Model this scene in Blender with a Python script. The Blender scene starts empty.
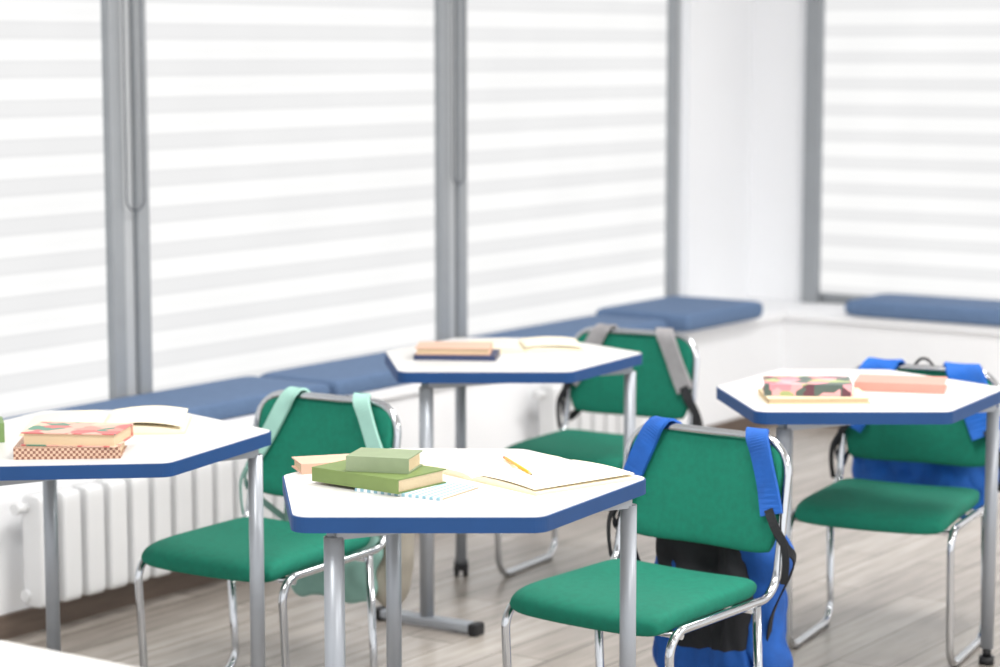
import bpy, math, random
from mathutils import Vector, Matrix, noise
random.seed(4)
scene = bpy.context.scene
COL = scene.collection

# ------------------------------------------------------------------ materials
def lin(c):
    out = []
    for v in c:
        v /= 255.0
        out.append(v/12.92 if v <= .04045 else ((v+.055)/1.055)**2.4)
    return (out[0], out[1], out[2], 1)

def mat(name, rgb, rough=.5, metal=0.0, var=.06, scale=12, bump=0.0, bscale=200, coat=0.0, stretch=None):
    m = bpy.data.materials.new(name); m.use_nodes = True
    nt = m.node_tree; N = nt.nodes; L = nt.links
    b = N["Principled BSDF"]
    b.inputs["Roughness"].default_value = rough
    b.inputs["Metallic"].default_value = metal
    if coat: b.inputs["Coat Weight"].default_value = coat
    tc = N.new("ShaderNodeTexCoord"); mp = N.new("ShaderNodeMapping")
    if stretch: mp.inputs["Scale"].default_value = stretch
    L.new(tc.outputs["Object"], mp.inputs[0])
    nz = N.new("ShaderNodeTexNoise"); nz.inputs["Scale"].default_value = scale; nz.inputs["Detail"].default_value = 4
    L.new(mp.outputs[0], nz.inputs["Vector"])
    rp = N.new("ShaderNodeValToRGB")
    c = lin(rgb)
    rp.color_ramp.elements[0].position = .3; rp.color_ramp.elements[1].position = .7
    rp.color_ramp.elements[0].color = tuple(max(0, x*(1-var)) for x in c[:3])+(1,)
    rp.color_ramp.elements[1].color = tuple(min(1, x*(1+var)) for x in c[:3])+(1,)
    L.new(nz.outputs["Fac"], rp.inputs[0]); L.new(rp.outputs[0], b.inputs["Base Color"])
    if bump:
        n2 = N.new("ShaderNodeTexNoise"); n2.inputs["Scale"].default_value = bscale
        L.new(mp.outputs[0], n2.inputs["Vector"])
        bp = N.new("ShaderNodeBump"); bp.inputs["Strength"].default_value = bump; bp.inputs["Distance"].default_value = .002
        L.new(n2.outputs["Fac"], bp.inputs["Height"]); L.new(bp.outputs[0], b.inputs["Normal"])
    return m

def floor_mat():
    m = bpy.data.materials.new("laminate_floor"); m.use_nodes = True
    nt = m.node_tree; N = nt.nodes; L = nt.links; b = N["Principled BSDF"]
    tc = N.new("ShaderNodeTexCoord")
    br = N.new("ShaderNodeTexBrick"); br.inputs["Scale"].default_value = 1.0
    br.inputs["Brick Width"].default_value = 1.25; br.inputs["Row Height"].default_value = .16
    br.inputs["Mortar Size"].default_value = .003; br.inputs["Mortar Smooth"].default_value = .3
    br.offset = .37
    br.inputs["Color1"].default_value = lin((186, 179, 171)); br.inputs["Color2"].default_value = lin((164, 156, 148))
    br.inputs["Mortar"].default_value = lin((118, 110, 102))
    L.new(tc.outputs["Object"], br.inputs["Vector"])
    mp = N.new("ShaderNodeMapping"); mp.inputs["Scale"].default_value = (1.3, 16, 1)
    L.new(tc.outputs["Object"], mp.inputs[0])
    nz = N.new("ShaderNodeTexNoise"); nz.inputs["Scale"].default_value = 1.6; nz.inputs["Detail"].default_value = 7
    nz.inputs["Roughness"].default_value = .65
    L.new(mp.outputs[0], nz.inputs["Vector"])
    rp = N.new("ShaderNodeValToRGB"); rp.color_ramp.elements[0].position = .34; rp.color_ramp.elements[1].position = .68
    rp.color_ramp.elements[0].color = (.64, .63, .62, 1); rp.color_ramp.elements[1].color = (1.05, 1.05, 1.05, 1)
    L.new(nz.outputs["Fac"], rp.inputs[0])
    mx = N.new("ShaderNodeMix"); mx.data_type = 'RGBA'; mx.blend_type = 'MULTIPLY'; mx.inputs[0].default_value = 1
    L.new(br.outputs["Color"], mx.inputs[6]); L.new(rp.outputs[0], mx.inputs[7])
    L.new(mx.outputs[2], b.inputs["Base Color"])
    b.inputs["Roughness"].default_value = .27
    return m

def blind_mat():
    m = bpy.data.materials.new("zebra_blind_painted_glow"); m.use_nodes = True
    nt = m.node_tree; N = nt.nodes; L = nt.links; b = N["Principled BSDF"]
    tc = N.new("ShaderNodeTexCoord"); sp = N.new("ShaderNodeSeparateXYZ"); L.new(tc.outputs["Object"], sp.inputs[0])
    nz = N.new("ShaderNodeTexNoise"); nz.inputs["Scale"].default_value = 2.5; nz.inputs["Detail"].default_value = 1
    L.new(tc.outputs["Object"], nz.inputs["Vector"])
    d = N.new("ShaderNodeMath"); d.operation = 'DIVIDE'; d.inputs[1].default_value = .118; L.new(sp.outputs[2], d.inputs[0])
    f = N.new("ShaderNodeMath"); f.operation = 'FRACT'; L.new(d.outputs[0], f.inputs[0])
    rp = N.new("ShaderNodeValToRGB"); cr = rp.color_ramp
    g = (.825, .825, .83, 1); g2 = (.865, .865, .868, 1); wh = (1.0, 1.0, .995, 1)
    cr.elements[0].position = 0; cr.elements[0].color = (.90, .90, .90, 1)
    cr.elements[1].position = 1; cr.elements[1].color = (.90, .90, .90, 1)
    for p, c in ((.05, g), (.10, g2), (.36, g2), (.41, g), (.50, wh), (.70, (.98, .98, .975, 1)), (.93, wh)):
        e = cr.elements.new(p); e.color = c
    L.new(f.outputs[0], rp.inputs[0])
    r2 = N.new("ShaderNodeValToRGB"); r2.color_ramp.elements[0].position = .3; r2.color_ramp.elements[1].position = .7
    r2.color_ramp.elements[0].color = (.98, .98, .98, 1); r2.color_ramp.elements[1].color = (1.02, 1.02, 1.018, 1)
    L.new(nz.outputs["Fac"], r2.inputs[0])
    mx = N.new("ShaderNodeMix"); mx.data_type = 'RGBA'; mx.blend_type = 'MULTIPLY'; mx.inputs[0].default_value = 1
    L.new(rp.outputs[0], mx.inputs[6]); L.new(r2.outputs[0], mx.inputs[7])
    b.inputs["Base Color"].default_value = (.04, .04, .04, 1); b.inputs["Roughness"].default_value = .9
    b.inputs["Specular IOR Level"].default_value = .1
    L.new(mx.outputs[2], b.inputs["Emission Color"]); b.inputs["Emission Strength"].default_value = .965  # daylight glow given to the fabric as striped emission; no light passes through
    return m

def pattern_mat(name, cols, scale=14, metric='EUCLIDEAN'):
    m = bpy.data.materials.new(name); m.use_nodes = True
    nt = m.node_tree; N = nt.nodes; L = nt.links; b = N["Principled BSDF"]
    tc = N.new("ShaderNodeTexCoord"); vo = N.new("ShaderNodeTexVoronoi"); vo.inputs["Scale"].default_value = scale
    vo.distance = metric
    mp = N.new("ShaderNodeMapping"); mp.inputs["Rotation"].default_value = (0, 0, .8); L.new(tc.outputs["Object"], mp.inputs[0])
    L.new(mp.outputs[0], vo.inputs["Vector"])
    sp = N.new("ShaderNodeSeparateColor"); L.new(vo.outputs["Color"], sp.inputs[0])
    rp = N.new("ShaderNodeValToRGB"); rp.color_ramp.interpolation = 'CONSTANT'
    rp.color_ramp.elements[0].color = lin(cols[0]); rp.color_ramp.elements[1].color = lin(cols[1]); rp.color_ramp.elements[1].position = 1/len(cols)
    for i in range(2, len(cols)):
        e = rp.color_ramp.elements.new(i/len(cols)); e.color = lin(cols[i])
    L.new(sp.outputs[0], rp.inputs[0]); L.new(rp.outputs[0], b.inputs["Base Color"]); b.inputs["Roughness"].default_value = .45
    return m

def dots_mat(name, c1, c2, scale):
    m = bpy.data.materials.new(name); m.use_nodes = True
    nt = m.node_tree; N = nt.nodes; L = nt.links; b = N["Principled BSDF"]
    tc = N.new("ShaderNodeTexCoord"); ch = N.new("ShaderNodeTexChecker"); ch.inputs["Scale"].default_value = scale
    ch.inputs[1].default_value = lin(c1); ch.inputs[2].default_value = lin(c2)
    L.new(tc.outputs["Object"], ch.inputs[0]); L.new(ch.outputs[0], b.inputs["Base Color"]); b.inputs["Roughness"].default_value = .5
    return m

def stripe_mat(name, c1, c2, freq, width=.5, axis=0):
    m = bpy.data.materials.new(name); m.use_nodes = True
    nt = m.node_tree; N = nt.nodes; L = nt.links; b = N["Principled BSDF"]
    tc = N.new("ShaderNodeTexCoord"); sp = N.new("ShaderNodeSeparateXYZ"); L.new(tc.outputs["Object"], sp.inputs[0])
    d = N.new("ShaderNodeMath"); d.operation = 'MULTIPLY'; d.inputs[1].default_value = freq; L.new(sp.outputs[axis], d.inputs[0])
    f = N.new("ShaderNodeMath"); f.operation = 'FRACT'; L.new(d.outputs[0], f.inputs[0])
    g = N.new("ShaderNodeMath"); g.operation = 'GREATER_THAN'; g.inputs[1].default_value = width; L.new(f.outputs[0], g.inputs[0])
    mx = N.new("ShaderNodeMix"); mx.data_type = 'RGBA'; L.new(g.outputs[0], mx.inputs[0])
    mx.inputs[6].default_value = lin(c1); mx.inputs[7].default_value = lin(c2)
    L.new(mx.outputs[2], b.inputs["Base Color"]); b.inputs["Roughness"].default_value = .6
    return m

def bag_mat(name, low, high, zsplit, amp=.14, freq=7):
    """two fabrics sewn together: lower and upper panel, with a wavy seam"""
    m = mat(name, low, .75, var=.12, scale=18, bump=.4, bscale=60)
    nt = m.node_tree; N = nt.nodes; L = nt.links; b = N["Principled BSDF"]
    src = b.inputs["Base Color"].links[0].from_socket
    tc = N.new("ShaderNodeTexCoord"); sp = N.new("ShaderNodeSeparateXYZ"); L.new(tc.outputs["Object"], sp.inputs[0])
    nz = N.new("ShaderNodeTexNoise"); nz.inputs["Scale"].default_value = freq; nz.inputs["Detail"].default_value = 0; L.new(tc.outputs["Object"], nz.inputs["Vector"])
    a = N.new("ShaderNodeMath"); a.operation = 'MULTIPLY_ADD'; a.inputs[1].default_value = amp; L.new(nz.outputs["Fac"], a.inputs[0]); L.new(sp.outputs[2], a.inputs[2])
    g = N.new("ShaderNodeMath"); g.operation = 'GREATER_THAN'; g.inputs[1].default_value = zsplit+amp/2; L.new(a.outputs[0], g.inputs[0])
    mx = N.new("ShaderNodeMix"); mx.data_type = 'RGBA'; L.new(g.outputs[0], mx.inputs[0]); L.new(src, mx.inputs[6]); mx.inputs[7].default_value = lin(high)
    L.new(mx.outputs[2], b.inputs["Base Color"])
    return m

M_wall = mat("white_wall_paint", (243, 244, 246), .7, var=.008, scale=3, bump=.05)
M_ceil = mat("ceiling_paint", (240, 240, 240), .8, var=.01)
M_frame = mat("grey_window_aluminium", (150, 154, 158), .45, .1, var=.03)
M_post = mat("light_grey_post", (182, 185, 188), .5, var=.02)
M_floor = floor_mat()
M_base = mat("brown_baseboard", (104, 90, 80), .5, var=.15, scale=8, stretch=(1, 10, 10))
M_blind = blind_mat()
M_white = mat("white_laminate", (216, 215, 213), .34, var=.01)
M_blue = mat("blue_edge_band", (6, 64, 120), .6, var=.04)
M_leg = mat("silver_grey_leg_paint", (158, 163, 170), .35, .35, var=.02)
M_chrome = mat("polished_chrome", (200, 203, 207), .14, 1.0, var=.02)
M_black = mat("black_plastic", (22, 22, 25), .5, var=.1)
M_green = mat("green_upholstery", (0, 116, 93), .85, var=.10, scale=60, bump=.35, bscale=500)
M_cush = mat("blue_grey_cushion_fabric", (94, 118, 152), .9, var=.07, scale=40, bump=.3, bscale=400)
M_rad = mat("white_radiator_enamel", (222, 223, 224), .35, var=.01)
M_pageblock = stripe_mat("page_edges", (222, 200, 165), (200, 176, 142), 450, .5, 2)
M_sheet = mat("cream_sheet", (238, 228, 204), .75, var=.015)
M_glass = mat("glass_pane", (230, 240, 245), .1, var=.0)
M_chain = mat("grey_chain", (92, 96, 102), .4, .3)
M_bagblue = mat("royal_blue_nylon", (16, 84, 168), .75, var=.18, scale=18, bump=.5, bscale=60)
M_bagbright = mat("bright_blue_nylon", (22, 98, 190), .75, var=.18, scale=14, bump=.5, bscale=60)
M_bagblack = mat("black_nylon", (20, 22, 27), .75, var=.2, scale=20, bump=.4, bscale=60)
M_bagmix = bag_mat("blue_black_nylon", (16, 84, 168), (26, 28, 34), .22, .10, 5)
M_mint = mat("mint_nylon", (156, 200, 188), .75, var=.06, scale=18, bump=.3, bscale=60)
M_mint2 = mat("mint_grey_nylon", (132, 172, 162), .75, var=.12, scale=12, bump=.3, bscale=60)
M_beige = mat("beige_nylon", (154, 148, 136), .8, var=.08)
M_grey = mat("grey_canvas", (150, 148, 150), .85, var=.1, scale=30)
M_greybody = mat("dark_grey_canvas", (92, 94, 100), .85, var=.1, scale=30)
M_gbook = mat("olive_green_cover", (110, 130, 72), .5, var=.05, scale=25)
M_gbook2 = mat("moss_green_cover", (132, 146, 114), .55, var=.06, scale=25)
M_tan = mat("tan_pink_cover", (216, 176, 154), .55, var=.05)
M_navy = mat("navy_cover", (44, 56, 92), .5, var=.06)
M_salmon = mat("salmon_cover", (218, 144, 130), .5, var=.03)
M_cream = mat("cream_cover", (228, 212, 178), .55, var=.03)
M_greenleft = mat("leaf_green_cover", (112, 140, 84), .5, var=.05)
M_pat1 = pattern_mat("pink_teal_geometric_cover", [(204, 110, 108), (222, 174, 158), (92, 138, 118), (214, 142, 130), (224, 190, 168)], 22, 'CHEBYCHEV')
M_pat2 = dots_mat("brown_dotted_cover", (134, 92, 76), (208, 176, 152), 160)
M_pat3 = pattern_mat("pink_green_geometric_cover", [(222, 140, 150), (84, 98, 92), (226, 164, 168), (204, 118, 126), (160, 172, 120), (210, 130, 134), (100, 60, 72)], 24, 'CHEBYCHEV')
M_note = stripe_mat("teal_white_striped_cover", (226, 232, 234), (136, 176, 190), 60, .5, 0)
M_pencil = mat("yellow_pencil_lacquer", (240, 168, 44), .35, var=.02)
M_wood = mat("pencil_wood", (226, 190, 140), .6)
M_lead = mat("graphite", (50, 50, 52), .4)
M_eraser = mat("pink_eraser", (226, 140, 130), .7)

# ------------------------------------------------------------------ mesh builder
class MB:
    def __init__(s): s.v = []; s.f = []; s.mi = []; s.sm = []
    def add(s, verts, faces, mi=0, smooth=False, mx=None):
        o = len(s.v)
        for p in verts:
            p = Vector(p)
            if mx is not None: p = mx @ p
            s.v.append(p)
        for f in faces:
            s.f.append([i+o for i in f]); s.mi.append(mi); s.sm.append(smooth)
        return s
    def box(s, x0, x1, y0, y1, z0, z1, mi=0, mx=None):
        v = [(x0,y0,z0),(x1,y0,z0),(x1,y1,z0),(x0,y1,z0),(x0,y0,z1),(x1,y0,z1),(x1,y1,z1),(x0,y1,z1)]
        f = [(0,3,2,1),(4,5,6,7),(0,1,5,4),(1,2,6,5),(2,3,7,6),(3,0,4,7)]
        return s.add(v, f, mi, False, mx)
    def tube(s, pts, r, n=12, mi=0, cap=True, closed=False):
        pts = [Vector(p) for p in pts]
        K = len(pts); tang = []
        for i in range(K):
            if closed: t = pts[(i+1) % K]-pts[i-1]
            else: t = pts[min(i+1, K-1)]-pts[max(i-1, 0)]
            tang.append(t.normalized())
        t0 = tang[0]
        up = Vector((0,0,1)) if abs(t0.z) < .9 else Vector((1,0,0))
        nr = (up - t0*up.dot(t0)).normalized()
        V = []
        for i in range(K):
            t = tang[i]; nr = (nr - t*nr.dot(t)).normalized(); bn = t.cross(nr)
            rr = r[i] if isinstance(r, (list, tuple)) else r
            for k in range(n):
                a = 2*math.pi*k/n
                V.append(pts[i]+nr*math.cos(a)*rr+bn*math.sin(a)*rr)
        F = []
        for i in range(K if closed else K-1):
            j = (i+1) % K
            for k in range(n):
                F.append((i*n+k, i*n+(k+1) % n, j*n+(k+1) % n, j*n+k))
        s.add(V, F, mi, True)
        if cap and not closed:
            o = len(s.v)-K*n
            s.f.append([o+k for k in range(n)][::-1]); s.mi.append(mi); s.sm.append(False)
            s.f.append([o+(K-1)*n+k for k in range(n)]); s.mi.append(mi); s.sm.append(False)
        return s
    def pillow(s, W, H, T, q=.05, e=8, te=.35, n=22, fn=None, mi=0, mx=None, te_e=10):
        def su(i): return math.sin(math.pi/2*(2*i/n-1))
        V = []; F = []
        idx = {}
        for side in (1, -1):
            for i in range(n+1):
                for j in range(n+1):
                    edge = i in (0, n) or j in (0, n)
                    key = (i, j) if edge else (i, j, side)
                    if key in idx: continue
                    u, v = su(i), su(j)
                    x = W*u*(1-q*abs(v)**e); y = H*v*(1-q*abs(u)**e)
                    z = 0 if edge else side*T/2*((1-abs(u)**te_e)*(1-abs(v)**te_e))**te
                    p = Vector((x, y, z))
                    if fn: p = Vector(fn(p, u, v))
                    idx[key] = len(V); V.append(p)
        for side in (1, -1):
            for i in range(n):
                for j in range(n):
                    def g(a, b):
                        return idx[(a, b)] if (a in (0, n) or b in (0, n)) else idx[(a, b, side)]
                    q4 = (g(i, j), g(i+1, j), g(i+1, j+1), g(i, j+1))
                    F.append(q4 if side == 1 else q4[::-1])
        return s.add(V, F, mi, True, mx)
    def ribbon(s, pts, hints, w, t, mi=0, sub=6):
        P = catmull([Vector(p) for p in pts], sub); Hn = catmull([Vector(h) for h in hints], sub)
        K = len(P); V = []
        for i in range(K):
            tg = (P[min(i+1, K-1)]-P[max(i-1, 0)]).normalized()
            h = Hn[i]-tg*Hn[i].dot(tg); h.normalize()
            wd = tg.cross(h).normalized()
            V += [P[i]-wd*w/2-h*t/2, P[i]+wd*w/2-h*t/2, P[i]+wd*w/2*.93+h*t/2, P[i]-wd*w/2*.93+h*t/2]
        F = []
        for i in range(K-1):
            a = i*4; b = a+4
            for k in range(4): F.append((a+k, a+(k+1) % 4, b+(k+1) % 4, b+k))
        F.append((3,2,1,0)); F.append(tuple((K-1)*4+k for k in range(4)))
        return s.add(V, F, mi, False)
    def prism(s, poly, z0, z1, mi=0):
        n = len(poly)
        V = [(p[0], p[1], z0) for p in poly]+[(p[0], p[1], z1) for p in poly]
        F = [tuple(range(n))[::-1], tuple(range(n, 2*n))]
        for i in range(n):
            j = (i+1) % n; F.append((i, j, n+j, n+i))
        return s.add(V, F, mi, False)
    def mesh(s, name, mats):
        me = bpy.data.meshes.new(name)
        me.from_pydata([tuple(v) for v in s.v], [], s.f)
        for m in (mats if isinstance(mats, (list, tuple)) else [mats]): me.materials.append(m)
        me.polygons.foreach_set("material_index", s.mi)
        me.polygons.foreach_set("use_smooth", s.sm)
        me.validate(); me.update()
        return me

def catmull(P, sub):
    out = []
    n = len(P)
    for i in range(n-1):
        p0 = P[max(i-1, 0)]; p1 = P[i]; p2 = P[i+1]; p3 = P[min(i+2, n-1)]
        for k in range(sub):
            t = k/sub
            out.append(.5*((2*p1)+(p2-p0)*t+(2*p0-5*p1+4*p2-p3)*t*t+(3*p1-p0-3*p2+p3)*t**3))
    out.append(P[-1].copy())
    return out

def fillet(pts, radii, seg=7):
    pts = [Vector(p) for p in pts]; out = [pts[0]]
    for i in range(1, len(pts)-1):
        a, b, c = pts[i-1], pts[i], pts[i+1]; r = radii[i-1] if isinstance(radii, (list, tuple)) else radii
        d1 = (a-b).normalized(); d2 = (c-b).normalized(); ang = d1.angle(d2)
        if r <= 0 or ang > math.pi-.02: out.append(b); continue
        L = r/math.tan(ang/2); L = min(L, (a-b).length*.49, (c-b).length*.49); rr = L*math.tan(ang/2)
        cen = b+(d1+d2).normalized()*(rr/math.sin(ang/2))
        s = b+d1*L-cen; e = b+d2*L-cen; tot = s.angle(e)
        for k in range(seg+1):
            w = k/seg
            out.append(cen+(s*math.sin((1-w)*tot)+e*math.sin(w*tot))/math.sin(tot))
    out.append(pts[-1]); return out

def round_poly(poly, r, seg=6):
    P = [Vector((p[0], p[1], 0)) for p in poly]; n = len(P)
    out = []
    for i in range(n):
        f = fillet([P[i-1], P[i], P[(i+1) % n]], r, seg)
        out += [(p.x, p.y) for p in f[1:-1]]
    return out

def inset_poly(poly, d):
    n = len(poly); out = []
    for i in range(n):
        a = Vector(poly[i-1]); b = Vector(poly[i]); c = Vector(poly[(i+1) % n])
        t = (c-a).normalized(); nr = Vector((-t.y, t.x)); q = b+nr*d; out.append((q.x, q.y))
    return out

# ------------------------------------------------------------------ objects
def obj(name, me, parent=None, loc=(0,0,0), rz=0.0, label=None, bevel=0):
    o = bpy.data.objects.new(name, me); COL.objects.link(o)
    o.location = loc; o.rotation_euler = (0, 0, rz)
    if parent: o.parent = parent
    if label: o["label"] = label
    if bevel:
        b = o.modifiers.new("bevel", 'BEVEL'); b.width = bevel; b.segments = 2; b.limit_method = 'ANGLE'
    return o

def root(name, label, cat, loc, rz=0.0, group=None):
    o = bpy.data.objects.new(name, None); COL.objects.link(o); o.empty_display_size = .1
    o.location = loc; o.rotation_euler = (0, 0, rz)
    o["label"] = label; o["category"] = cat
    if group: o["group"] = group
    return o

def top(o, label, cat, group=None):
    o["label"] = label; o["category"] = cat
    if group: o["group"] = group
    return o

TH = math.radians(55)
ca, sa = math.cos(TH), math.sin(TH)
def W(a, m, z=0): return Vector((a*ca-m*sa, a*sa+m*ca, z))

def sbox(name, boxes, material, bevel=0, structure=True):
    a0 = min(b[0] for b in boxes); a1 = max(b[1] for b in boxes); m0 = min(b[2] for b in boxes); m1 = max(b[3] for b in boxes); z0 = min(b[4] for b in boxes)
    c = ((a0+a1)/2, (m0+m1)/2)
    mb = MB()
    for b in boxes: mb.box(b[0]-c[0], b[1]-c[0], b[2]-c[1], b[3]-c[1], b[4]-z0, b[5]-z0)
    o = obj(name, mb.mesh(name, material), None, W(c[0], c[1], z0), TH, bevel=bevel)
    if structure: o["kind"] = "structure"
    return o

# ---------------- room shell
AB, ML, MR = 9.39, 5.15, -3.2
A0 = -1.2
LEDGE_M, LEDGE_A, LZ = 4.755, 8.99, .50
f = sbox("floor", [(A0, AB+.3, MR, ML+.3, -.05, 0)], M_floor)
top(f, "grey-brown wood laminate plank floor", "floor")
f = sbox("ceiling", [(A0, AB+.3, MR, ML+.3, 3.0, 3.1)], M_ceil)
top(f, "plain flat white ceiling", "ceiling")
f = sbox("wall_left", [(A0, LEDGE_A+.001, LEDGE_M, ML+.3, 0, LZ-.035), (A0, AB+.3, ML, ML+.3, 2.75, 3.0), (8.82, AB+.3, ML, ML+.3, LZ-.035, 2.75), (LEDGE_A, AB+.3, LEDGE_M, ML+.3, 0, LZ-.035)], M_wall)
top(f, "white window wall with low projecting base", "wall")
f = sbox("wall_back", [(LEDGE_A, AB+.3, MR, LEDGE_M, 0, LZ-.035), (AB, AB+.3, 4.84, ML, LZ-.035, 3.0), (AB, AB+.3, 2.3, 4.84, 2.75, 3.0), (AB, AB+.3, MR, 2.3, LZ-.035, 3.0)], M_wall)
top(f, "white end wall with low projecting base", "wall")
f = sbox("trim_1", [(A0, AB, LEDGE_M-.02, ML, LZ-.035, LZ)], M_wall, bevel=.004); top(f, "white window ledge slab under the long windows", "window ledge")
f = sbox("trim_2", [(LEDGE_A-.02, AB, MR, LEDGE_M-.021, LZ-.035, LZ)], M_wall, bevel=.004); top(f, "white window ledge slab on the end wall", "window ledge")
f = sbox("baseboard_left", [(A0, LEDGE_A-.016, LEDGE_M-.015, LEDGE_M-.0005, 0, .07)], M_base); top(f, "thin brown wooden baseboard", "baseboard")
f = sbox("baseboard_back", [(LEDGE_A-.015, LEDGE_A-.0005, MR, LEDGE_M, 0, .07)], M_base); top(f, "thin brown wooden baseboard", "baseboard")

cent = [8.70, 7.005, 5.262, 3.53, 1.80, .07]
hw = .085; st = .055
for i in range(len(cent)):
    c = cent[i]
    sb = sbox("trim_%d" % (i+3), [(c-hw+st, c+hw-st, 5.135, 5.24, LZ, 2.75)], M_post, bevel=.004)
    top(sb, "light grey post between two windows", "window post")
for i in range(len(cent)-1):
    a1 = cent[i]-hw; a0 = cent[i+1]+hw
    fa0, fa1 = a0-st, a1+st
    w = sbox("window_%d" % (i+1), [(fa0, a0, 5.115, 5.22, LZ, 2.75), (a1, fa1, 5.115, 5.22, LZ, 2.75), (a0, a1, 5.17, 5.22, LZ, LZ+.05), (a0, a1, 5.17, 5.22, 2.68, 2.75)], M_frame, bevel=.005)
    top(w, "tall grey-framed window behind a closed blind", "window")
    gm = MB().box(-(a1-a0)/2, (a1-a0)/2, -.004, .004, 0, 2.18)
    g = obj("glass", gm.mesh("glass", M_glass), w, (0, .035, .05))
    r = root("roller_blind", "white striped day-night roller blind pulled down, daylight glow put into its fabric colour", "blind", W((a0+a1)/2, 5.145, LZ+.004), TH, "window blinds")
    Lw = (a1-a0)/2-.004
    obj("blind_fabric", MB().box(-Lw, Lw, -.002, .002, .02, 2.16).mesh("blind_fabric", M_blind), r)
    obj("bottom_bar", MB().box(-Lw, Lw, -.006, .006, .0, .02).mesh("bottom_bar", M_white), r)
    obj("blind_cassette", MB().box(-Lw, Lw, -.028, .02, 2.16, 2.24).mesh("blind_cassette", M_frame), r, bevel=.01)
    xb = -Lw-.085
    zb = .64
    pts = fillet([(xb-.040, -.045, 2.2), (xb-.040, -.045, zb), (xb+.040, -.045, zb), (xb+.040, -.045, 2.2)], .0395, 8)
    obj("pull_chain", MB().tube(pts, .0028, 8).mesh("pull_chain", M_chain), r)

w = sbox("window_6", [(9.33, 9.47, 4.765, 4.845, LZ, 2.75), (9.33, 9.47, 2.3, 2.38, LZ, 2.75), (9.37, 9.47, 2.38, 4.765, LZ, LZ+.035), (9.41, 9.47, 2.38, 4.765, 2.68, 2.75)], M_frame, bevel=.005)
top(w, "grey-framed window with a closed blind on the end wall", "window")
obj("glass", MB().box(-.004, .004, -1.187, 1.187, 0, 2.18).mesh("glass", M_glass), w, (.045, 0, .05))
r = root("roller_blind", "white striped day-night roller blind pulled down, daylight glow put into its fabric colour", "blind", W(9.358, (2.38+4.765)/2, LZ+.030), TH, "window blinds")
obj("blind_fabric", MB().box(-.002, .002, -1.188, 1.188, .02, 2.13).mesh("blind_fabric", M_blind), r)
obj("bottom_bar", MB().box(-.006, .006, -1.185, 1.185, 0, .02).mesh("bottom_bar", M_frame), r)
obj("blind_cassette", MB().box(-.025, .025, -1.185, 1.185, 2.13, 2.21).mesh("blind_cassette", M_frame), r)

# ---------------- bench cushions
def cushion(a0, a1, m0, m1, label, T=.06):
    me = MB().pillow((a1-a0)/2, (m1-m0)/2, T, q=.008, e=16, te=.16, n=30, te_e=18, fn=lambda p, u, v: (p.x, p.y, p.z+T/2)).mesh("bench_cushion", M_cush)
    o = obj("bench_cushion", me, None, W((a0+a1)/2, (m0+m1)/2, LZ), TH)
    top(o, label, "cushion", "window ledge cushions")
cushion(4.60, 5.80, 4.745, 5.09, "long flat blue-grey cushion on the window ledge")
cushion(5.83, 6.93, 4.745, 5.09, "long flat blue-grey cushion on the window ledge")
cushion(6.97, 7.97, 4.745, 5.09, "long flat blue-grey cushion on the window ledge")
cushion(8.02, 8.67, 4.68, 5.13, "short wide blue-grey cushion near the ledge corner", .078)
cushion(8.95, 9.31, 2.9, 4.44, "flat blue-grey cushion on the end wall ledge", .075)

# ---------------- radiators
sec = MB()
def ysh(p, u, v): return (p.x, p.z, p.y+.16)
sec.pillow(.035, .16, .075, q=.03, e=12, te=.18, n=18, fn=ysh, te_e=16)
sec.tube([(-.046, .02, .035), (.046, .02, .035)], .016, 10); sec.tube([(-.046, .02, .285), (.046, .02, .285)], .016, 10)
sec_me = sec.mesh("radiator_section", M_rad)
def radiator(a0, n):
    r = root("radiator", "white sectional aluminium radiator under the window ledge", "radiator", W(a0+n*.046, 4.65, 0), TH, "wall radiators")
    for i in range(n):
        obj("radiator_section", sec_me, r, ((i-(n-1)/2)*.092, 0, .10))
    e = n*.046
    obj("radiator_pipe", MB().tube(fillet([(e-.02, .02, .135), (e+.07, .02, .135), (e+.07, .06, .135), (e+.07, .095, .135)], .02), .010, 10).mesh("radiator_pipe", M_rad), r)
    obj("end_plug", MB().tube([(-e-.03, .02, .385), (-e+.02, .02, .385)], .016, 12).mesh("end_plug", M_rad), r)
    for sx in (-1, 1):
        obj("wall_bracket", MB().tube([(sx*(e-.08), .03, .37), (sx*(e-.08), .098, .37)], .008, 8).mesh("wall_bracket", M_rad), r)
radiator(4.35, 13)
radiator(6.93, 7)

# ---------------- tables
POLY = [(0,0), (.489,0), (.722,.41), (.46,.765), (.15,.775), (-.06,.44)]
cx, cy = .33, .40
P0 = [(p[0]-cx, p[1]-cy) for p in POLY]
outer = round_poly(P0, .04)
inner = inset_poly(outer, .0035)
tt = MB().prism(inner, .722, .7505).mesh("tabletop", M_white)
eb = MB(); n = len(outer)
V = []
for z in (.718, .7485):
    V += [(p[0], p[1], z) for p in outer]
for z in (.718, .7485):
    V += [(p[0], p[1], z) for p in inset_poly(outer, .0034)]
F = []
for i in range(n):
    j = (i+1) % n
    F += [(i, j, n+j, n+i), (n+i, n+j, 3*n+j, 3*n+i), (2*n+j, 2*n+i, 3*n+i, 3*n+j), (j, i, 2*n+i, 2*n+j)]
eb.add(V, F, 0, False)
eb_me = eb.mesh("edge_band", M_blue)
LB = (.078-cx, .055-cy); LG = (.165-cx, .69-cy); LD = (.676-cx, .372-cy)
def cyl(mb, x, y, z0, z1, r, n=16, mi=0): return mb.tube([(x, y, z0), (x, y, z1)], r, n, mi)
legB = cyl(MB(), 0, 0, .03, .70, .0205).mesh("leg", M_leg)
legN = cyl(MB(), 0, 0, .045, .70, .0175).mesh("leg", M_leg)
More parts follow.
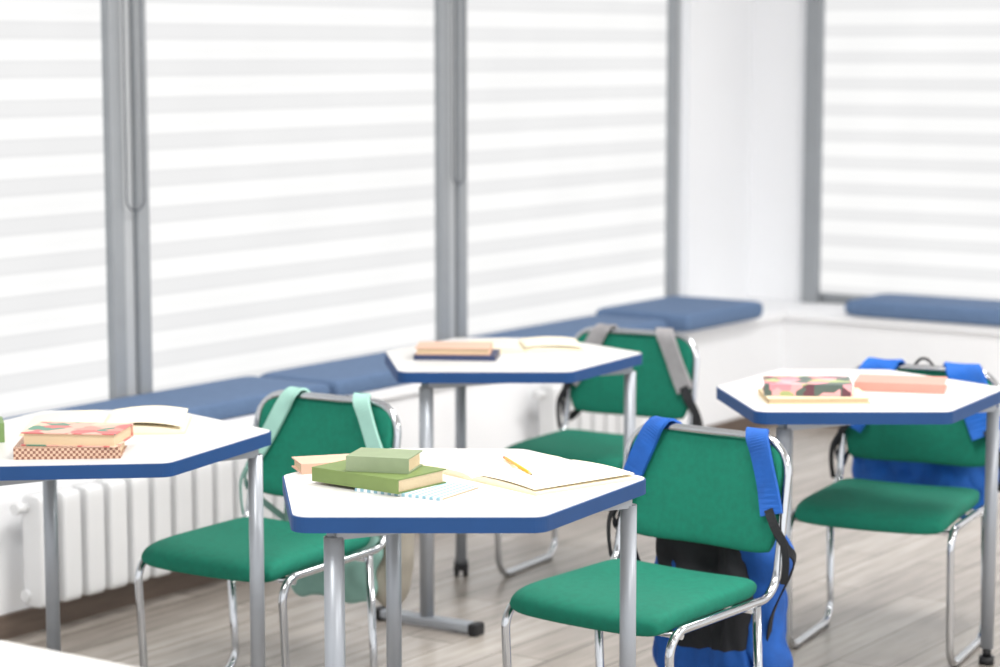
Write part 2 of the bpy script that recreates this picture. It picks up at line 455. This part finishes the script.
def railbox(mb, a, b, w=.03, z0=.695, z1=.7215):
    a = Vector((a[0], a[1], 0)); b = Vector((b[0], b[1], 0)); d = b-a; ang = math.atan2(d.y, d.x)
    mb.box(0, d.length, -w/2, w/2, z0, z1, 0, Matrix.Translation(a) @ Matrix.Rotation(ang, 4, 'Z'))
uf = MB(); railbox(uf, LB, LD); railbox(uf, LD, LG); railbox(uf, LG, LB)
uf_me = uf.mesh("underframe", M_leg)
ft = MB()
ft.box(-.155, .155, -.022, .022, .008, .034)
ft.box(-.185, -.155, -.024, .024, .0, .036, 1); ft.box(.155, .185, -.024, .024, .0, .036, 1)
ft_me = ft.mesh("foot_bar", [M_leg, M_black])
cs = MB()
cs.tube([(-.022, .012, .026), (-.006, .012, .026)], .026, 18); cs.tube([(.006, .012, .026), (.022, .012, .026)], .026, 18)
cs.tube([(-.024, .012, .026), (.024, .012, .026)], .006, 8); cs.box(-.006, .006, -.012, .022, .02, .056); cyl(cs, 0, 0, .046, .062, .012)
cs_me = cs.mesh("castor", M_black)
gl_me = cyl(cyl(MB(), 0, 0, 0, .022, .021), 0, 0, .02, .046, .012).mesh("glide", M_black)
def table(Bx, By, rot, label):
    rz = math.radians(rot); c = math.cos(rz); s = math.sin(rz)
    loc = (Bx+cx*c-cy*s, By+cx*s+cy*c, 0)
    r = root("classroom_table", label, "table", loc, rz, "classroom tables")
    obj("tabletop", tt, r); obj("edge_band", eb_me, r, label="blue edge band"); obj("underframe", uf_me, r)
    obj("leg", legB, r, (LB[0], LB[1], 0)); obj("leg", legN, r, (LG[0], LG[1], 0)); obj("leg", legN, r, (LD[0], LD[1], 0))
    obj("foot_bar", ft_me, r, (LB[0], LB[1], 0), math.radians(-33), bevel=.006)
    obj("castor", cs_me, r, (LG[0], LG[1], 0)); obj("glide", gl_me, r, (LD[0], LD[1], 0))
    return r
table(-.405, 4.352, 0, "white six-sided table with blue edge holding green books")
table(-.288, 6.365, 0, "white six-sided table with blue edge holding a navy book")
table(.642, 5.65, 0, "white six-sided table with blue edge holding a salmon book")
table(-1.213, 4.885, 6, "white six-sided table with blue edge beside the radiator")
table(-.945, 2.55, 20, "empty white six-sided table with blue edge")

# ---------------- chairs
w = .225
side = lambda x: [(x, .15, .378), (x, .175, .0112), (x, -.195, .0112), (x, -.218, .386), (x, .232, .386), (x, .295, .744)]
Lp = side(-w); Rp = side(w)[::-1]
path = fillet(Lp+Rp, [.06, .06, .055, .075, .08, .08, .075, .055, .06, .06])
fr = MB().tube(path, .0104, 12)
fr.tube([(-w, -.165, .372), (w, -.165, .372)], .009, 10)
fr.tube([(-w, .13, .372), (w, .13, .372)], .009, 10)
fr_me = fr.mesh("chair_frame", M_chrome)
def seatfn(p, u, v):
    z = p.z+.402
    z -= .014*max(0, -v)**4
    z += .006*u*u
    return (p.x*(1+.02*(-v)), p.y-.014, z)
seat_me = MB().pillow(.210, .228, .054, q=.055, e=8, te=.3, n=24, fn=seatfn).mesh("seat", M_green)
def backy(x, z): return .235+(z-.386)*.177+.022*(1-min(1, (x/.21)**2))
def backfn(p, u, v):
    z = .606+p.y
    return (p.x, backy(p.x, z)-p.z-.004, z+.004*math.cos(u*1.5))
back_me = MB().pillow(.214, .135, .034, q=.085, e=5, te=.3, n=26, fn=backfn).mesh("backrest", M_green)
foot_me = MB().box(-.008, .008, -.02, .02, 0, .004).mesh("glide", M_black)
def chair(x, y, deg, label):
    r = root("classroom_chair", label, "chair", (x, y, 0), math.radians(deg), "classroom chairs")
    obj("chair_frame", fr_me, r, label="chrome tube sled frame"); obj("seat", seat_me, r); obj("backrest", back_me, r)
    for xx in (-w, w):
        for yy in (-.13, .12): obj("glide", foot_me, r, (xx, yy, 0))
    return r
CH = [(.322, 5.160, -37.5), (-.603, 5.668, -31.5), (.290, 7.07, -30), (1.085, 6.215, -26)]
LBL = ["green padded chrome-framed chair carrying a blue and black backpack",
       "green padded chrome-framed chair carrying a mint backpack",
       "green padded chrome-framed chair carrying a small grey bag",
       "green padded chrome-framed chair carrying a bright blue backpack"]
for c, l in zip(CH, LBL): chair(*c, l)

# ---------------- backpacks (in chair-local coordinates)
def backpack(ch, label, body_m, panel_m, strap_m, web_m, zc=.34, hh=.235, hwid=.165, dep=.13, sw=.05, webw=.022, xoff=0.0, handle=True, fold=.022, pk=.84, pz=0, pw=.74, seed=0, sp=0.0, px=0.0, irr=.10, q=.12):
    r = root("backpack", label, "backpack", (ch[0], ch[1], 0), math.radians(ch[2]))
    y0 = .350
    def wr(x, z, s=0):
        return noise.noise(Vector((x*9+seed+s, 3.1, z*7+seed)))*fold + abs(noise.noise(Vector((x*18+seed+z*6, 7.7+s, z*10))))*fold*.9
    def bf(p, u, v):
        k = 1-.16*max(0, v)**2-.10*max(0, -v)**3+.03*math.sin(5*u+3*v)+irr*noise.noise(Vector((seed, v*2.6, u*.8)))
        z = zc+p.y+.010*math.sin(6*u)+.025*noise.noise(Vector((u*3, seed, v)))
        inner = (1-u**4)*(1-v**4)
        return (xoff+p.x*k, y0+dep/2-p.z*(1-.25*max(0, v))+wr(p.x, p.y, 4 if p.z > 0 else 0)*inner, z)
    obj("bag_body", MB().pillow(hwid, hh, dep, q=q, e=4, te=.5, n=40, fn=bf).mesh("bag_body", body_m), r)
    def pf(p, u, v): return (xoff+px+p.x*(1-.10*max(0, -v)**3-.2*noise.noise(Vector((v*2.5, seed, u)))), y0+.000-p.z*(1+.0*u)+wr(p.x, p.y, 2)*.8*(1-u**4)*(1-v**4), zc+pz+p.y+.02*noise.noise(Vector((u*2, 5, seed))))
    obj("back_panel", MB().pillow(hwid*pw, hh*pk, .046, q=q*.8, e=4, te=.5, n=40, fn=pf).mesh("back_panel", panel_m), r)
    def qf(p, u, v): return (xoff+p.x, y0+dep+p.z+wr(p.x, p.y, 9)*.5, zc-hh*.35+p.y)
    obj("front_pocket", MB().pillow(hwid*.75, hh*.5, .06, q=.1, e=5, te=.4, n=18, fn=qf).mesh("front_pocket", body_m), r)
    zt = zc+hh*.75
    for sx in (-1, 1):
        pts = [(xoff+sx*.085, y0+.01, zt), (sx*(.09+sp*.5), .330, .70), (sx*(.095+sp), .314, .748), (sx*(.105+sp), .296, .7605), (sx*(.115+sp), .276, .748), (sx*(.135+sp*.9), .266, .71), (sx*(.170+sp*.6), .253, .64), (sx*.207, .240, .575)]
        h = [(0, 1, 0), (0, 1, 0), (0, .7, .7), (0, 0, 1), (0, -.7, .7), (0, -1, 0), (0, -1, 0), (sx*.3, -1, 0)]
        obj("shoulder_strap", MB().ribbon(pts, h, sw, .007).mesh("shoulder_strap", strap_m), r)
        pts = [(sx*.202, .234, .588), (sx*.225, .230, .545), (sx*.243, .25, .50), (sx*.236, .30, .45), (xoff+sx*(hwid-.01), .365, max(zc-.02, .3)), (xoff+sx*(hwid-.04), y0+.05, zc-hh*.5)]
        h = [(sx*.3, -1, 0), (sx*.6, -1, 0), (sx, -.3, 0), (sx, .3, 0), (sx, 0, .2), (sx, 0, .2)]
        obj("strap_webbing", MB().ribbon(pts, h, webw, .004).mesh("strap_webbing", web_m), r)
        pts = [(sx*.222, .226, .55), (sx*.246, .232, .51), (sx*.250, .236, .46), (sx*.244, .238, .415)]
        h = [(sx*.6, -1, 0)]*4
        obj("strap_tail", MB().ribbon(pts, h, webw*.8, .003).mesh("strap_tail", web_m), r)
    if handle:
        pts = fillet([(-.04+xoff, y0+.02, zc+hh*.8), (-.035+xoff, .36, .735), (.0+xoff, .35, .778), (.035+xoff, .36, .735), (.04+xoff, y0+.02, zc+hh*.8)], .03)
        obj("carry_handle", MB().tube(pts, .0042, 8).mesh("carry_handle", web_m), r)
    return r
backpack(CH[0], "blue and black backpack hung by its straps on a chair back", M_bagblue, M_bagmix, M_bagblue, M_bagblack, zc=.32, hh=.26, hwid=.19, xoff=-.04, handle=False, fold=.065, pw=.74, pk=.92, seed=1.3, sw=.056, sp=.028, px=-.01, irr=.20)
backpack(CH[1], "mint and grey backpack hung by its straps on a chair back", M_beige, M_mint2, M_mint, M_mint2, zc=.385, hh=.20, hwid=.172, xoff=-.005, sw=.046, webw=.018, handle=False, seed=2.2, pw=.88, pk=.98, fold=.035, px=-.025, q=.05)
backpack(CH[2], "small grey bag with black webbing hung on a chair back", M_greybody, M_grey, M_grey, M_bagblack, zc=.60, hh=.11, dep=.08, hwid=.14, sw=.058, webw=.03, handle=False, fold=.01)
backpack(CH[3], "bright blue backpack with black carry loop hung on a chair back", M_bagbright, M_bagbright, M_bagbright, M_bagblack, zc=.50, hh=.20, hwid=.225, sw=.10, handle=True, seed=3.3, fold=.06, sp=.008, xoff=-.015)

# ---------------- books
TZ = .7507
def book(L, D, T, x, y, z, deg, cover, label, name="book", group=None, spine=-1):
    r = root(name, label, "book" if name == "book" else "notebook", (x, y, z), math.radians(deg), group)
    c = .0025 if T > .012 else .0012
    mb = MB()
    mb.box(-L/2, L/2, -D/2, D/2, 0, c); mb.box(-L/2, L/2, -D/2, D/2, T-c, T)
    if spine < 0: mb.box(-L/2, L/2, -D/2, -D/2+c, c, T-c)
    else: mb.box(-L/2, L/2, D/2-c, D/2, c, T-c)
    obj("cover", mb.mesh("cover", cover), r)
    k = .005 if T > .012 else .002
    y0, y1 = (-D/2+c, D/2-k) if spine < 0 else (-D/2+k, D/2-c)
    obj("pages", MB().box(-L/2+k, L/2-k, y0, y1, c, T-c).mesh("pages", M_pageblock), r)
    return r
def open_book(L, D, T, x, y, z, deg, label, page=M_sheet, cover=M_cream, name="open_book", leaf=.012, leafside=1):
    r = root(name, label, "book" if name == "open_book" else "notebook", (x, y, z), math.radians(deg))
    N = 40; V = []; F = []
    for i in range(N+1):
        u = -1+2*i/N; au = abs(u)
        zt = .0022+T*(1-au**3*.75)*(.1+.9*min(1, au*5)**.5)
        xx = u*L/2
        for yy in (-D/2, D/2): V.append((xx, yy, zt))
        for yy in (-D/2, D/2): V.append((xx, yy, .0016))
    for i in range(N):
        a = i*4; b = a+4
        F += [(a, b, b+1, a+1), (a+3, b+3, b+2, a+2), (a+2, b+2, b, a), (a+1, b+1, b+3, a+3)]
    F += [(0, 1, 3, 2), (N*4+2, N*4+3, N*4+1, N*4)]
    obj("pages", MB().add(V, F, 0, False).mesh("pages", page), r)
    obj("cover", MB().box(-L/2-.004, L/2+.004, -D/2-.004, D/2+.004, 0, .0015).mesh("cover", cover), r)
    if leaf:
        V = []; F = []
        for i in range(15):
            s = i/14; xx = leafside*(.004+s*L/2*.95); zz = .003+T*(1-.55*s)+leaf*math.sin(s*math.pi*.85)
            V += [(xx, -D/2+.002, zz), (xx, D/2-.002, zz+.35*leaf*s)]
        for i in range(14): a = i*2; F.append((a, a+2, a+3, a+1))
        obj("page_leaf", MB().add(V, F, 0, True).mesh("page_leaf", page), r)
    return r
book(.21, .15, .006, -.170, 4.625, TZ, -30, M_note, "thin teal and white striped notebook under the green books", "notebook")
book(.235, .155, .030, -.2525, 4.68, TZ+.0062, -37.6, M_gbook, "thick olive-green hardcover book with cream pages")
book(.135, .105, .032, -.24, 4.675, TZ+.0364, -14, M_gbook2, "small pale moss-green book on top of a green book")
book(.14, .095, .022, -.372, 4.865, TZ, 18, M_tan, "small tan-pink book beside the green books")
open_book(.42, .28, .010, .050, 4.82, TZ, -51, "open notebook with blank cream pages and a pencil", M_sheet, M_cream, "open_notebook", leaf=.005, leafside=1)
r = root("pencil", "yellow wooden pencil lying on the open notebook", "pencil", (.040, 4.80, TZ+.0175), math.radians(-74))
obj("pencil_body", MB().tube([(-.10, 0, 0), (.080, 0, 0)], .0038, 6).mesh("pencil_body", M_pencil), r)
obj("pencil_tip", MB().tube([(.080, 0, 0), (.096, 0, 0)], [.0035, .0014], 8).mesh("pencil_tip", M_wood), r)
obj("pencil_lead", MB().tube([(.096, 0, 0), (.101, 0, 0)], [.0014, .0003], 8).mesh("pencil_lead", M_lead), r)
obj("eraser", MB().tube([(-.112, 0, 0), (-.10, 0, 0)], .0036, 8).mesh("eraser", M_eraser), r)
book(.235, .155, .026, -.965, 5.06, TZ, 4, M_pat2, "brown dotted paperback under a pink patterned book")
book(.215, .15, .030, -.950, 5.065, TZ+.0265, -6, M_pat1, "pink and teal geometric patterned book", spine=1)
open_book(.38, .25, .018, -.945, 5.43, TZ, 4, "open book with lifted cream pages", leaf=.012)
book(.13, .10, .045, -1.22, 5.23, TZ, 15, M_greenleft, "thick green-covered book at the table edge")
book(.24, .16, .014, -.125, 6.68, TZ, -6, M_navy, "thin navy blue book under a tan book")
book(.22, .15, .020, -.135, 6.69, TZ+.0145, -3, M_tan, "tan-pink book on top of a navy book", spine=1)
open_book(.36, .21, .012, .065, 6.885, TZ, 5, "open book with lifted cream pages", leaf=.008)
book(.265, .175, .016, .815, 5.86, TZ, 2, M_cream, "cream notebook under a patterned book", "notebook", spine=1)
book(.225, .155, .030, .80, 5.88, TZ+.0165, -5, M_pat3, "pink and green geometric patterned book")
book(.235, .155, .024, 1.075, 6.05, TZ, -14, M_salmon, "salmon pink hardcover book")

# ---------------- fill panels added out of view to brighten the room
for a in (2.2, 4.6, 7.0):
    for m in (-.6, 2.6):
        r = root("added_fill_panel", "flat rectangular white panel added above the view as fill light", "ceiling lamp", W(a, m, 2.94), TH, "added fill lights")
        obj("fill_panel_housing", MB().box(-.62, .62, -.32, .32, .0, .06).mesh("fill_panel_housing", M_white), r)
        ld = bpy.data.lights.new("fill_light", 'AREA'); ld.shape = 'RECTANGLE'; ld.size = 1.2; ld.size_y = .6; ld.energy = 56; ld.color = (1, .98, .955)
        lo = bpy.data.objects.new("fill_light", ld); COL.objects.link(lo); lo.parent = r; lo.location = (0, 0, -.01)

wd = bpy.data.worlds.new("world"); scene.world = wd; wd.use_nodes = True
bg = wd.node_tree.nodes["Background"]; bg.inputs[0].default_value = (.985, .99, 1, 1); bg.inputs[1].default_value = 1.55

# ---------------- camera
cd = bpy.data.cameras.new("camera"); cam = bpy.data.objects.new("camera", cd); COL.objects.link(cam)
cam.location = (0, 0, 1.65); cam.rotation_euler = (math.radians(90-7.08), 0, 0)
cd.sensor_width = 36; cd.lens = 82.1; cd.clip_end = 60
cd.dof.use_dof = True; cd.dof.focus_distance = 4.75; cd.dof.aperture_fstop = 2.8
scene.camera = cam
scene.view_settings.view_transform = 'Standard'
scene.view_settings.exposure = 0.0
